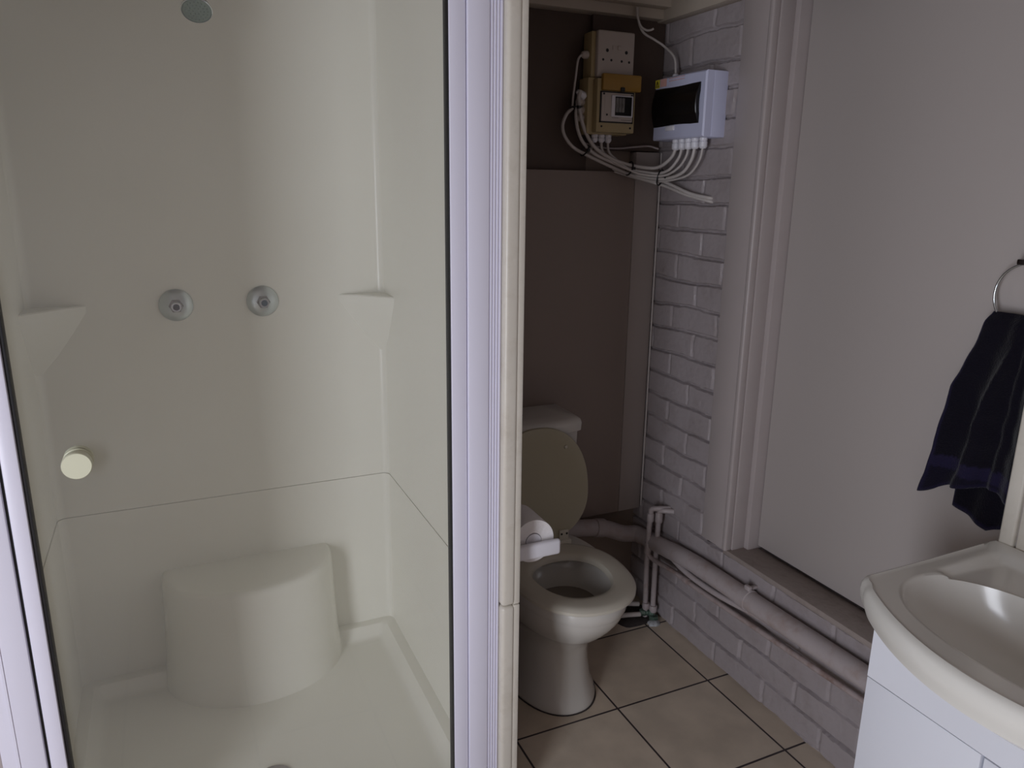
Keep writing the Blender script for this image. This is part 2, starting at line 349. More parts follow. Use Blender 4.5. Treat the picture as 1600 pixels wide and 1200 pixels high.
tap('tap_valve', .0145, 'chrome tap valve without handle, left of the pair, with dark spindle', 'hot')
tap('tap_valve', .2435, 'chrome tap valve without handle, right of the pair, with bluish spindle', 'cold')
H = root('overhead_shower', (.12, 2.265, 1.93), 'small chrome shower head with grey-green face high on the shower back wall', 'shower head')
hd = Vector((-.05, -.62, -.78)).normalized(); hc = Vector((.119, 2.03, 1.872))
ob('head', MB().lathe([(.010, -.052), (.014, -.040), (.026, -.022), (.0335, -.006), (.0345, 0), (.0325, .0015), (.0315, -.001), (0, -.001)], hc, hd, 36), 'chrome', H)
ff = MB().lathe([(.0318, -.002), (.031, .001), (0, .0025)], hc, hd, 36)
q = hd.to_track_quat('Z', 'Y')
ob('spray_face', ff, 'shface', H)
nz_ = MB()
for rr, nn in ((.008, 6), (.016, 12), (.024, 18)):
    for k in range(nn): nz_.lathe([(.0011, .001), (.0008, .0035), (0, .0037)], hc+q @ Vector((rr*math.cos(2*PI*k/nn), rr*math.sin(2*PI*k/nn), 0)), hd, 6)
label(ob('nozzle_rings', nz_, 'shface', H), kind='stuff')
ob('arm', MB().tube([(.12, 2.264, 1.955), (.12, 2.19, 1.958), (.12, 2.10, 1.94), hc-hd*.045], .0085, 14), 'chrome', H)
ob('flange', MB().lathe([(.024, 0), (.023, .005), (.012, .008), (0, .008)], (.12, 2.2645, 1.955), (0, -1, 0)), 'chrome', H)

# ---------------------------------------------------------------- toilet
TX = .97
T = root('toilet', (TX, 1.80, 0), 'cream toilet with raised lid standing on the tiles by the partition', 'toilet')
def egg(yf, yb, hw, z, n=64, pw=2.2, cx=TX, skew=.56):
    yc = yf+(yb-yf)*skew; out = []
    for k in range(n):
        a = 2*PI*k/n; c, s_ = math.cos(a), math.sin(a); e = 2/pw
        x = cx+hw*math.copysign(abs(c)**e, c); r = (yb-yc) if s_ > 0 else (yc-yf); y = yc+r*math.copysign(abs(s_)**e, s_); out.append((x, y, z))
    return out
prof = [(0, 1.632, 2.03, .130), (.012, 1.631, 2.03, .131), (.03, 1.640, 2.03, .125), (.07, 1.652, 2.03, .115), (.13, 1.660, 2.02, .106), (.18, 1.656, 2.02, .104), (.215, 1.640, 2.02, .109), (.25, 1.606, 2.03, .122), (.265, 1.583, 2.04, .136),
        (.272, 1.577, 2.04, .140), (.295, 1.553, 2.05, .150), (.33, 1.525, 2.05, .161), (.355, 1.512, 2.05, .166), (.362, 1.510, 2.05, .1675), (.366, 1.507, 2.05, .169), (.393, 1.505, 2.05, .170), (.400, 1.509, 2.05, .167)]
loops = [egg(a, b, c, z) for z, a, b, c in prof]
inner = [(.400, 1.535, 1.86, .140), (.392, 1.56, 1.84, .118), (.375, 1.565, 1.83, .113), (.33, 1.585, 1.82, .105), (.27, 1.625, 1.81, .083), (.235, 1.665, 1.80, .058), (.232, 1.69, 1.79, .03)]
loops += [egg(a, b, c, z) for z, a, b, c in inner]
ob('bowl', MB().loft(loops), 'porc', T)
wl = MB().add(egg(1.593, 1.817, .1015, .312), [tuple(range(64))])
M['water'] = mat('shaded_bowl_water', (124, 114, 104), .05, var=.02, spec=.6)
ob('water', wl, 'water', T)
st = MB()
so = [(.4015, 1.497, 1.885, .1685), (.405, 1.492, 1.888, .1725), (.413, 1.492, 1.888, .1730), (.420, 1.499, 1.882, .1670), (.4225, 1.512, 1.872, .156)]
si = [(.4225, 1.548, 1.820, .122), (.420, 1.562, 1.808, .112), (.413, 1.568, 1.802, .107), (.405, 1.570, 1.800, .105), (.4015, 1.566, 1.804, .108)]
L_ = [egg(a, b, c, z, n=80) for z, a, b, c in so+si]; st.loft(L_+[L_[0]], False, False)
ob('seat', st, 'seat', T)
# raised lid leaning on the cistern
ld = MB(); ll = []
base = Vector((TX-.003, 1.895, .428)); upv = Vector((0, .030, .345)).normalized(); outv = Vector((0, -1, .09)).normalized()
def lidpt(k, n, s_, t):
    # u across, v up the lid from the hinge
    a = 2*PI*k/n; u = math.cos(a); v = math.sin(a); Hh = .362
    e = 2/2.25; uu = math.copysign(abs(u)**e, u); vv = math.copysign(abs(v)**e, v)
    vv = .152+(vv*.152 if vv < 0 else vv*(Hh-.152)); hw = .170
    return base+Vector((1, 0, 0))*uu*hw*s_+upv*(.181+(vv-.181)*s_)+outv*t
for s_, t in ((.90, -.004), (.985, 0), (1, .003), (1, .010), (.99, .013), (.965, .0145), (.8, .0145), (.5, .0145)):
    ll.append([lidpt(k, 80, s_, t) for k in range(80)])
ld.loft(ll); lid = ob('lid', ld, 'lid', T)
for sx in (-1, 1):
    bf = MB().box(TX+.062*sx-.004+.045-.002, TX+.062*sx+.004+.045+.002, 0, .01, 0, .01)
    p_ = base+Vector((sx*.09, 0, 0))+upv*.295+outv*.0145
    ob('bumper', MB().lathe([(.0055, 0), (.005, .004), (0, .005)], p_, outv, 16), 'seat', lid)
    hx = TX+sx*.075
    hg = MB().box(hx-.024, hx+.024, 1.868, 1.905, .402, .432, bev=.005).box(hx-.016, hx+.016, 1.876, 1.884, .425, .462, bev=.003)
    h_ = ob('hinge', hg, 'seat', T)
    for q_ in (-1, 1): label(ob('bolt_cap', MB().lathe([(.0035, 0), (.0035, .001), (0, .0012)], (hx+q_*.009, 1.8762, .450), (0, -1, 0), 12), 'black', h_), 'dark screw hole')
# cistern
def dsh(hw, yf, yb, z, bow, n=24):
    pts = []
    for k in range(n+1):
        u = -1+2*k/n; pts.append((TX+u*hw*(1-.02*(abs(u) > .95)), yf-bow*(1-abs(u)**2.2), z))
    pts += [(TX+hw, yf+.03, z), (TX+hw, yb, z), (TX-hw, yb, z), (TX-hw, yf+.03, z)]; return pts
ob('cistern', MB().loft([dsh(.135, 1.985, 2.117, .398, .01), dsh(.140, 1.982, 2.117, .43, .015), dsh(.160, 1.968, 2.117, .60, .022), dsh(.163, 1.965, 2.117, .748, .024)]), 'porc', T)
cl_ = ob('cistern_lid', MB().loft([dsh(.163, 1.962, 2.117, .748, .024), dsh(.170, 1.955, 2.118, .753, .028), dsh(.171, 1.953, 2.118, .778, .03), dsh(.168, 1.957, 2.118, .790, .028), dsh(.158, 1.967, 2.114, .797, .024), dsh(.10, 2.0, 2.10, .799, .01)]), 'porc', T)
label(ob('flush_button', MB().lathe([(.020, 0), (.020, .003), (.0175, .0045), (.0165, .003), (0, .0035)], (.950, 2.035, .798), (0, 0, 1), 28), 'dkchrome', cl_), 'dull chrome flush button')
# dark sealant line round the foot
ro = egg(1.6275, 2.034, .1345, .0022); ri = egg(1.640, 2.02, .122, .0022); ro0 = egg(1.6275, 2.034, .1345, .0002)
label(ob('foot_sealant', MB().loft([ro0, ro, ri], False, False), 'dirt', T), 'dark grimy sealant line')

# toilet paper on its holder
RX, RZ = .727, .679
pr = MB().lathe([(.021, .1), (.053, .1), (.0535, .098), (.0535, .002), (.053, 0), (.021, 0), (.020, .002), (.020, .098)], (RX, 1.452, RZ), (0, 1, 0), 48)
rl = label(ob('toilet_roll', pr, 'paper'), 'white toilet paper roll on the holder beside the raised toilet lid', 'toilet paper')
Hh = root('roll_holder', (.655, 1.50, RZ), 'white plastic toilet roll holder with a rounded arm across the roll front', 'roll holder')
ob('wall_plate', MB().box(.655, .661, 1.47, 1.54, .64, .72, bev=.002), 'white_pl', Hh)
ob('arm', MB().box(.661, .790, 1.430, 1.4455, .643, .682, bev=.0074, seg=4), 'white_pl', Hh)
ob('spindle', MB().lathe([(.0195, .0055), (.0195, .008), (.012, .009), (.012, .104), (.010, .106), (0, .106)], (RX, 1.4455, RZ-.0005), (0, 1, 0), 20), 'white_pl', Hh)

# ---------------------------------------------------------------- pipes
def pipe(name, pts, r, mt, lab, cat='pipe', grp=None, fit=(), sub=8, parts=()):
    o_ = ob(name, MB().tube(pts, r, 16, sub), mt); label(o_, lab, cat, grp)
    for (p, ax, rr, ln) in fit:
        a = Vector(ax).normalized(); p = Vector(p)
        ob('coupling', MB().lathe([(rr*.92, -ln/2), (rr, -ln/2+.002), (rr, ln/2-.002), (rr*.92, ln/2)], p, a, 20), mt, o_)
    return o_
pipe('waste_pipe', [(.66, 2.085, .395), (1.10, 2.085, .358), (1.30, 2.085, .332), (1.40, 2.085, .292), (1.452, 2.078, .284), (1.462, 2.03, .286), (1.462, 1.92, .300), (1.463, 1.76, .318), (1.463, 1.5, .324), (1.463, 1.1, .334), (1.463, .872, .338)], .0295, 'pipe',
     'thick painted waste pipe running along the brick wall below the door', fit=(((1.463, 1.515, .3235), (0, 1, 0), .0325, .035), ((1.30, 2.085, .332), (1, 0, -.2), .033, .04)))
wp = [o for o in C.objects if o.name == 'waste_pipe'][0]
ob('pipe_clip', MB().box(1.455, 1.468, 1.500, 1.522, .350, .368, bev=.003).box(1.465, 1.496, 1.506, 1.517, .352, .362, bev=.002), 'pipe', wp)
pipe('supply_pipe', [(1.468, 1.965, .300), (1.462, 1.90, .290), (1.458, 1.80, .274), (1.460, 1.70, .270), (1.462, 1.60, .276), (1.472, 1.50, .284), (1.478, 1.40, .290)], .0095, 'pipe', 'thin painted pipe from the upright pair, joining the underside of the thick waste pipe', grp=None, fit=(((1.467, 1.95, .298), (0, 1, .1), .0125, .03),))
pipe('supply_pipe', [(1.440, 1.985, .262), (1.444, 1.978, .246), (1.455, 1.955, .235), (1.466, 1.86, .236), (1.470, 1.75, .235), (1.472, 1.6, .240), (1.472, 1.35, .252), (1.472, 1.1, .264), (1.472, .872, .272)], .0085, 'rust', 'thin rusty-stained pipe, lowest of the runs along the brick wall', fit=(((1.469, 1.80, .2355), (0, 1, 0), .011, .028),))
pipe('upright_pipe', [(1.4965, 1.945, .428), (1.455, 1.962, .428), (1.441, 1.976, .422), (1.440, 1.978, .405), (1.440, 1.983, .34), (1.440, 1.985, .20), (1.440, 1.975, .012)], .0092, 'pipe', 'thin upright painted pipe in the corner, the left one of two',
     fit=(((1.440, 1.979, .392), (0, 0, 1), .0125, .03), ((1.440, 1.984, .275), (0, 0, 1), .0125, .04), ((1.440, 1.974, .055), (0, 0, 1), .013, .022)))
pipe('upright_pipe', [(1.4965, 1.925, .425), (1.475, 1.940, .425), (1.463, 1.956, .420), (1.462, 1.960, .405), (1.462, 1.963, .33), (1.462, 1.965, .20), (1.462, 1.962, .010)], .0092, 'pipe', 'thin upright painted pipe in the corner, the right one of two',
     fit=(((1.462, 1.961, .395), (0, 0, 1), .0130, .035), ((1.462, 1.964, .300), (0, 0, 1), .0130, .045), ((1.462, 1.961, .045), (0, 0, 1), .014, .024)))
pipe('floor_pipe', [(1.10, 2.045, .055), (1.35, 2.025, .05), (1.432, 2.006, .045)], .0085, 'cable', 'short white pipe low in the corner, upper of two beside the toilet', grp=None)
pipe('floor_pipe', [(1.10, 2.01, .03), (1.33, 1.99, .028), (1.417, 1.973, .026)], .0085, 'cable', 'short white pipe low in the corner, lower of two beside the toilet', grp=None)
M['brassy'] = M['verd']
V = root('stop_valve', (1.437, 1.970, 0), 'small tarnished green-brown pipe fitting on the floor at the upright pipes', 'pipe fitting')
ob('valve_body', MB().lathe([(.010, -.026), (.014, -.020), (.014, -.006), (.011, -.003), (.011, .004), (.015, .008), (.015, .022), (.010, .026)], (1.444, 1.972, .027), (.8, -.45, .0), 8), 'verd', V, smooth=False)
ob('lock_nut', MB().lathe([(.017, 0), (.018, .003), (.018, .011), (.015, .014)], (1.462, 1.955, .006), (0, 0, 1), 6), 'verd', V, smooth=False)
def lump(cx, cy, rx, ry, h, seed, n=28):
    loops = []
    for z, k in ((0, 1), (h*.5, .92), (h*.85, .7), (h, .4), (h*1.02, .1)):
        loops.append([(cx+rx*k*math.cos(2*PI*j/n)*(1+.25*noise.noise((math.cos(2*PI*j/n)*1.7+seed, math.sin(2*PI*j/n)*1.7, k))), cy+ry*k*math.sin(2*PI*j/n)*(1+.25*noise.noise((math.sin(2*PI*j/n)*2, seed, k))), z+.002*noise.noise((j*.7, z*90, seed))) for j in range(n)])
    return MB().loft(loops)
label(ob('dirt_heap', lump(1.40, 2.03, .085, .085, .008, 3), 'dirt'), 'dark dirt in the untiled floor corner under the pipes', 'dirt', kind='stuff')
label(ob('cement_patch', lump(1.452, 1.937, .024, .020, .010, 8), 'cement'), 'pale lump of cement on the tiles at the foot of the upright pipes', 'cement')

# ---------------------------------------------------------------- electrics
E1 = root('socket_outlet', (1.27, 2.128, 1.81), 'white double socket outlet box above the yellowed breaker box', 'socket')
ob('back_box', bx(1.198, 1.330, 2.078, 2.128, 1.806, 1.934, bev=.004), 'beige', E1)
ob('face_plate', bx(1.2095, 1.336, 2.060, 2.079, 1.806, 1.936, bev=.005, seg=3), 'sockw', E1)
def disc(x, y, z, r, mt='black', p=None, name='pin_hole'): return ob(name, MB().lathe([(r, 0), (r, .0006), (0, .0007)], (x, y, z), (0, -1, 0), 14), mt, p)
for x, z, r in ((1.241, 1.881, .0050), (1.307, 1.879, .0050), (1.228, 1.855, .0036), (1.256, 1.855, .0036), (1.292, 1.854, .0036), (1.318, 1.853, .0036)): disc(x, 2.0602, z, r, p=E1)
for x in (1.265, 1.283): ob('rocker_switch', bx(x-.0065, x+.0065, 2.0575, 2.061, 1.884, 1.896, bev=.001), 'sockw', E1)
ob('cable_gland', MB().lathe([(.009, 0), (.0115, .002), (.0115, .014), (.008, .020), (.006, .022)], (1.198, 2.098, 1.870), (-1, 0, 0), 10), 'sockw', E1)

E2 = root('breaker_box', (1.27, 2.128, 1.64), 'yellowed beige breaker box with ochre flap, under the double socket', 'breaker box')
ob('housing', MB().box(1.187, 1.330, 2.072, 2.128, 1.646, 1.806, bev=.004).box(1.204, 1.338, 2.046, 2.074, 1.650, 1.802, bev=.004), 'beige', E2)
ob('flap', bx(1.2165, 1.350, 2.034, 2.050, 1.768, 1.815, bev=.004), 'ochre', E2)
ob('flap_catch', bx(1.276, 1.290, 2.030, 2.036, 1.766, 1.778, bev=.0015), 'black', E2)
rim = MB()
for a in ((1.214, 1.330, 1.7625, 1.766), (1.214, 1.330, 1.678, 1.6815), (1.214, 1.2175, 1.678, 1.766), (1.3265, 1.330, 1.678, 1.766)): rim.box(a[0], a[1], 2.0425, 2.048, a[2], a[3])
ob('cover_gasket', rim, 'black', E2)
cv = ob('cover', bx(1.2175, 1.3265, 2.0405, 2.048, 1.6815, 1.7625, bev=.002), 'sockw', E2)
ob('window_frame', bx(1.250, 1.3255, 2.0370, 2.042, 1.695, 1.756, bev=.002), 'white_pl', cv)
ob('window', bx(1.262, 1.319, 2.0355, 2.0385, 1.699, 1.752), 'smoke', cv)
for k in range(3): ob('breaker', MB().box(1.2625+k*.0105, 1.2718+k*.0105, 2.0325, 2.0365, 1.708, 1.748, bev=.001).box(1.2645+k*.0105, 1.2698+k*.0105, 2.0300, 2.033, 1.722, 1.732, bev=.001), 'grey', cv)
ob('note_label', MB().box(1.2275, 1.2405, 2.0398, 2.0406, 1.705, 1.752), 'sockw', cv)
for x, z in ((1.2235, 1.7585), (1.3205, 1.757), (1.236, 1.700), (1.222, 1.667), (1.323, 1.665)): ob('screw', MB().lathe([(.003, 0), (.003, .0012), (0, .0013)], (x, 2.0400 if z > 1.69 else 2.0458, z), (0, -1, 0), 10), 'black', E2)
tl = MB()
for k in range(6): tl.box(1.287+k*.006, 1.2912+k*.006, 2.0400, 2.0406, 1.6855, 1.6875)
for k in range(4): tl.box(1.2545+k*.006, 1.2587+k*.006, 2.0400, 2.0406, 1.6915, 1.6930)
ob('printed_marks', tl, 'grey', cv)
for z in (1.764, 1.741, 1.718): ob('cable_gland', MB().lathe([(.0115, 0), (.0115, .006), (.0095, .008), (.0115, .010), (.0115, .018), (.007, .024)], (1.187+.001, 2.098, z-.026), (-1, 0, 0), 10), 'sockw', E2)
ob('cable_gland', MB().lathe([(.012, 0), (.012, .008), (.009, .022), (.006, .030)], (1.187, 2.090, 1.752), (-.9, 0, .5), 10), 'white_pl', E2)
for x in (1.214, 1.238, 1.262): ob('cable_gland', MB().lathe([(.0105, 0), (.0105, .007), (.009, .009), (.0105, .011), (.0105, .018), (.006, .024)], (x+.012, 2.090, 1.647), (0, 0, -1), 10), 'white_pl', E2)

E3 = root('distribution_board', (1.498, 1.93, 1.63), 'white distribution board with dark smoked window mounted on the painted brick', 'distribution board')
ob('back_box', bx(1.447, 1.4975, 1.816, 2.066, 1.632, 1.812, bev=.004), 'board', E3)
# front cover with bowed sides
cvm = MB(); lo = []
for x, g_ in ((1.447, 0), (1.424, .0), (1.4195, .004)):
    lp = []
    for k in range(13): t = k/12; lp.append((x-.006*(1-(2*t-1)**2), 2.064-g_-t*(.246-2*g_), 1.633+g_))
    for k in range(13): t = k/12; lp.append((x-.006*(1-(2*t-1)**2), 1.818+g_+t*(.246-2*g_), 1.811-g_))
    lo.append(lp)
cvm.loft(lo); ob('cover', cvm, 'board', E3)
# smoked window: bulges outward between its top and bottom edges
wm = MB(); lo = []
for dx, g_ in ((.010, 0), (.0, 0), (-.002, .002)):
    lp = []
    for k in range(17): t = k/16; lp.append((1.4175-.011*(1-(2*t-1)**2)-.002+dx, 2.054-g_, 1.671+g_+t*(.110-2*g_)))
    for k in range(17): t = 1-k/16; lp.append((1.4175-.011*(1-(2*t-1)**2)-.002+dx, 1.838+g_, 1.671+g_+t*(.110-2*g_)))
    lo.append(lp)
wm.loft(lo, cap1=False)
a_ = lo[-1]; k_ = 2*34
wm.f += [(k_+i, k_+i+1, k_+32-i, k_+33-i) for i in range(16)]
ob('smoked_window', wm, 'smoke', E3)
ob('latch_tab', bx(1.4075, 1.4185, 1.945, 1.985, 1.657, 1.671, bev=.003), 'white_pl', E3)
sk = ob('warning_sticker', bx(1.4142, 1.4150, 2.034, 2.056, 1.784, 1.808), 'yellow', E3); label(sk, 'yellow warning sticker with black triangle')
tr_ = MB()
for (a, b) in (((2.053, 1.788), (2.037, 1.788)), ((2.037, 1.788), (2.045, 1.804)), ((2.045, 1.804), (2.053, 1.788))): tr_.tube([(1.4138, a[0], a[1]), (1.4138, (a[0]+b[0])/2, (a[1]+b[1])/2), (1.4138, b[0], b[1])], .0009, 6, 2)
tr_.tube([(1.4136, 2.046, 1.800), (1.4136, 2.044, 1.796), (1.4136, 2.046, 1.795), (1.4136, 2.0445, 1.790)], .0007, 6, 2)
ob('bolt_symbol', tr_, 'black', sk)
label(ob('pink_sticker', bx(1.4130, 1.4140, 1.998, 2.028, 1.786, 1.808), 'pink', E3), 'pale pink sticker')
tx = MB()
for r_ in range(2):
    for k in range(9): tx.box(1.4125, 1.4136, 1.985-k*.0085-.0065, 1.985-k*.0085, 1.804-r_*.007, 1.8058-r_*.007)
ob('printed_marks', tx, 'pink', E3)
GL = ((1.447, 1.986), (1.447, 1.955), (1.447, 1.924), (1.447, 1.893), (1.450, 1.859))
for k, (gx, gy) in enumerate(GL): ob('cable_gland', MB().lathe([(.012, 0), (.012, .008), (.0105, .010), (.0125, .012), (.0125, .026), (.008, .031)], (gx+.006, gy, 1.634), (0, 0, -1), 10), 'white_pl', E3)
ob('cable_gland', MB().lathe([(.009, 0), (.010, .003), (.010, .010), (.006, .014)], (1.455, 2.012, 1.811), (0, 0, 1), 10), 'white_pl', E3)

def cable(pts, r, lab, grp=None, mt='cable', name='cable'):
    return label(ob(name, MB().tube(pts, r, 10, 8), mt), lab, 'cable', grp)
cable([(1.177, 2.098, 1.870), (1.166, 2.10, 1.855), (1.160, 2.10, 1.81), (1.154, 2.10, 1.76), (1.152, 2.102, 1.72)], .0034, 'thin white cable hanging from the left side of the double socket')
cable([(1.152, 2.10, 1.719), (1.131, 2.098, 1.70), (1.119, 2.098, 1.668), (1.128, 2.098, 1.637), (1.158, 2.098, 1.607), (1.205, 2.097, 1.586), (1.262, 2.094, 1.564), (1.33, 2.088, 1.540), (1.400, 2.080, 1.518), (1.442, 2.065, 1.506), (1.463, 2.03, 1.495), (1.475, 1.95, 1.472), (1.484, 1.86, 1.456), (1.498, 1.845, 1.452)], .0052, 'white cable in the widest loop left of the breaker box, ending in the brick wall', 'bundled cables')
cable([(1.170, 2.095, 1.765), (1.166, 2.094, 1.735), (1.160, 2.092, 1.70), (1.168, 2.09, 1.655), (1.190, 2.09, 1.618), (1.232, 2.089, 1.588), (1.29, 2.084, 1.566), (1.36, 2.076, 1.543), (1.410, 2.066, 1.527), (1.444, 2.046, 1.516), (1.463, 2.0, 1.498), (1.474, 1.93, 1.476), (1.484, 1.86, 1.465), (1.498, 1.845, 1.462)], .0052, 'white cable bent close round the left of the breaker box, running down into the brick', 'bundled cables')
cable([(1.168, 2.083, 1.768), (1.163, 2.082, 1.742), (1.172, 2.080, 1.69), (1.192, 2.080, 1.645), (1.226, 2.080, 1.606), (1.28, 2.080, 1.578), (1.34, 2.072, 1.560), (1.398, 2.060, 1.552), (1.425, 2.045, 1.552), (1.437, 2.02, 1.562), (1.448, 1.995, 1.585), (1.453, 1.986, 1.608)], .0056, 'thick white cable joining the breaker box side to the first gland of the board', 'bundled cables')
cable([(1.250, 2.090, 1.626), (1.254, 2.088, 1.60), (1.276, 2.084, 1.578), (1.33, 2.068, 1.549), (1.40, 2.052, 1.537), (1.428, 2.025, 1.535), (1.440, 1.99, 1.548), (1.451, 1.965, 1.58), (1.453, 1.955, 1.608)], .0046, 'white cable from under the breaker box curving up to the second board gland', 'bundled cables')
cable([(1.274, 2.090, 1.626), (1.276, 2.088, 1.60), (1.296, 2.082, 1.578), (1.35, 2.060, 1.540), (1.405, 2.040, 1.528), (1.435, 2.00, 1.530), (1.446, 1.955, 1.552), (1.452, 1.930, 1.583), (1.453, 1.924, 1.608)], .0038, 'white cable from under the breaker box curving up to the third board gland', 'bundled cables')
cable([(1.30, 2.096, 1.548), (1.37, 2.086, 1.531), (1.415, 2.050, 1.520), (1.440, 2.00, 1.520), (1.450, 1.94, 1.537), (1.453, 1.905, 1.572), (1.453, 1.893, 1.608)], .0050, 'white cable leaving the bundle for the fourth board gland', 'bundled cables')
cable([(1.31, 2.104, 1.540), (1.38, 2.094, 1.522), (1.430, 2.052, 1.511), (1.455, 1.99, 1.516), (1.460, 1.92, 1.532), (1.458, 1.874, 1.570), (1.456, 1.859, 1.608)], .0036, 'thin white cable leaving the bundle for the last board gland on the right', 'bundled cables')
cable([(1.226, 2.102, 1.626), (1.224, 2.106, 1.60), (1.21, 2.108, 1.585)], .0036, 'short grey cable tail below the left gland of the breaker box')
cable([(1.20, 2.121, 1.624), (1.264, 2.121, 1.612), (1.330, 2.121, 1.610), (1.39, 2.118, 1.616), (1.44, 2.112, 1.620), (1.470, 2.10, 1.612)], .0030, 'thin brownish cable running flat on the wall between the two boxes', mt='pipe')
cable([(1.353, 2.085, 2.012), (1.354, 2.080, 1.984), (1.366, 2.078, 1.960), (1.384, 2.076, 1.951), (1.398, 2.074, 1.952), (1.406, 2.070, 1.956)], .0034, 'short white cable loop hanging from the cornice at the beam end')
cable([(1.356, 2.088, 2.012), (1.360, 2.084, 1.975), (1.380, 2.084, 1.945), (1.42, 2.082, 1.928), (1.445, 2.064, 1.908), (1.455, 2.024, 1.872), (1.455, 2.012, 1.826)], .0036, 'white cable from the ceiling corner down into the top of the distribution board')
cable([(1.4895, 2.110, 1.60), (1.4893, 2.110, 1.3), (1.4890, 2.110, 1.0), (1.4893, 2.110, .7), (1.4890, 2.110, .375)], .0030, 'thin white cable running straight down the corner beside the brickwork')
def tie(c, d, r, lab):
    c = Vector(c); d = Vector(d).normalized(); q_ = d.to_track_quat('Z', 'Y')
    pts = [c+q_ @ Vector((r[0]*math.cos(a), r[1]*math.sin(a), 0)) for a in [2*PI*k/12 for k in range(13)]]
    t = MB().tube(pts, .0024, 6, 3); t.box(c.x-.004, c.x+.004, c.y-r[1]-.008, c.y-r[1]+.002, c.z-.004, c.z+.004)
    return label(ob('cable_tie', t, 'black'), lab, 'cable tie', 'black cable ties')
tie((1.158, 2.092, 1.720), (0, .1, 1), (.017, .017), 'black cable tie gathering the cables left of the breaker box')
tie((1.196, 2.094, 1.599), (1, 0, -.6), (.018, .018), 'black cable tie low on the cable loop left of the breaker box')
tie((1.350, 2.080, 1.549), (1, -.1, -.3), (.021, .021), 'black cable tie on the bundle below the breaker box')
tie((1.437, 2.035, 1.523), (.5, -.8, -.2), (.022, .024), 'black cable tie on the bundle below the distribution board')

# ---------------------------------------------------------------- vanity
BZ = .80
VC = root('vanity_cabinet', (1.32, .58, 0), 'white vanity cabinet under the wash basin', 'cabinet')
ob('body', MB().box(1.172, 1.492, .302, .862, .0, .65), 'cab', VC, smooth=False)
ob('top_panel', MB().loft([[(x, y, z) for y, z in ((.862, .5815), (.862, .752), (.83, .752), (.80, .68), (.36, .68), (.33, .752), (.30, .752), (.30, .5815))] for x in (1.157, 1.172)]), 'cab', VC)
ob('side_panel', bx(1.157, 1.172, .634, .862, .0, .5795, bev=.001), 'cab', VC)
d1 = ob('door', bx(1.160, 1.172, .302, .630, .0, .576, bev=.0015), 'cab', VC)
ob('handle', MB().box(1.140, 1.145, .585, .600, .40, .50, bev=.002).box(1.145, 1.160, .589, .596, .41, .418).box(1.145, 1.160, .589, .596, .482, .49), 'chrome', d1)
# basin: bow-fronted rim, oval bowl, recessed soap shelves, raised back lip
N = 192; CX, CY = 1.215, .58
def outer(k):
    a = 2*PI*k/N; dx, dy = math.cos(a), math.sin(a); best = None; t = .02
    # inside test of the bow-fronted outline
    def inside(x, y):
        if x > 1.494: return False
        yy = abs(y-CY)
        if yy > .297: return False
        front = 1.104-.106*(1-(yy/.285)**2) if yy < .285 else 1.104
        if x < front: return False
        c_ = (1.104+.028, .297-.030)          # rounded front corners
        if x < c_[0] and yy > c_[1] and math.hypot(x-c_[0], yy-c_[1]) > .031: return False
        return True
    lo_, hi_ = 0, .6
    for _ in range(28):
        mid = (lo_+hi_)/2
        if inside(CX+dx*mid, CY+dy*mid): lo_ = mid
        else: hi_ = mid
    return lo_
OR = [outer(k) for k in range(N)]
OR = [(OR[k-1]+6*OR[k]+OR[(k+1) % N])/8 for k in range(N)]
def bowl_r(k):
    a = 2*PI*k/N; c, s_ = math.cos(a), math.sin(a); ax = .152 if c < 0 else .128; ay = .248; p_ = 2.3
    return 1/((abs(c)/ax)**p_+(abs(s_)/ay)**p_)**(1/p_)
BR = [bowl_r(k) for k in range(N)]
def ring(fn): return [fn(k) for k in range(N)]
def pt(k, r, z): a = 2*PI*k/N; return (CX+r*math.cos(a), CY+r*math.sin(a), z)
def topz(x, y):
    yy = abs(y-CY); lip = smst(1.452, 1.464, x)*.006
    rec = smst(1.262, 1.285, x)*(1-smst(1.432, 1.445, x))*smst(.10, .12, yy)*(1-smst(.238, .258, yy))*smst(-.02, .03, x-1.25+(yy-.12)*.1)*.012
    edge = .003*smst(.0, .03, 0)
    return BZ-.003+float(lip)-float(rec)
loops = [ring(lambda k: pt(k, OR[k]*.12, .660)), ring(lambda k: pt(k, OR[k]*.40, .664)), ring(lambda k: pt(k, OR[k]*.58, .682)), ring(lambda k: pt(k, OR[k]*.74, .708)), ring(lambda k: pt(k, OR[k]*.86, .730)), ring(lambda k: pt(k, OR[k]*.93, .738)), ring(lambda k: pt(k, OR[k]*.965, .742)), ring(lambda k: pt(k, OR[k]-.006, .752)), ring(lambda k: pt(k, OR[k]-.0015, .763)),
         ring(lambda k: pt(k, OR[k], .776)), ring(lambda k: pt(k, OR[k]-.0015, .788)), ring(lambda k: pt(k, OR[k]-.006, .796)), ring(lambda k: pt(k, OR[k]-.013, .7995))]
for t in (0.0, .08, .16, .24, .32, .4, .48, .56, .64, .72, .8, .88, .95, 1.0):
    def f(k, t=t):
        r0 = OR[k]-.018; r1 = BR[k]+.006; r = r0+(r1-r0)*t; a = 2*PI*k/N; x, y = CX+r*math.cos(a), CY+r*math.sin(a); return (x, y, topz(x, y))
    loops.append(ring(f))
loops += [ring(lambda k: (lambda p: (p[0], p[1], min(topz(p[0], p[1]), BZ-.003)-.002))(pt(k, BR[k], 0)))]
for s_, z in ((.985, .789), (.96, .779), (.92, .762), (.86, .743), (.78, .725), (.68, .709), (.55, .695), (.4, .686), (.2, .681), (.10, .680)): loops.append(ring(lambda k: (lambda p: (p[0]+.05*(1-s_), p[1], p[2]))(pt(k, BR[k]*s_, z))))
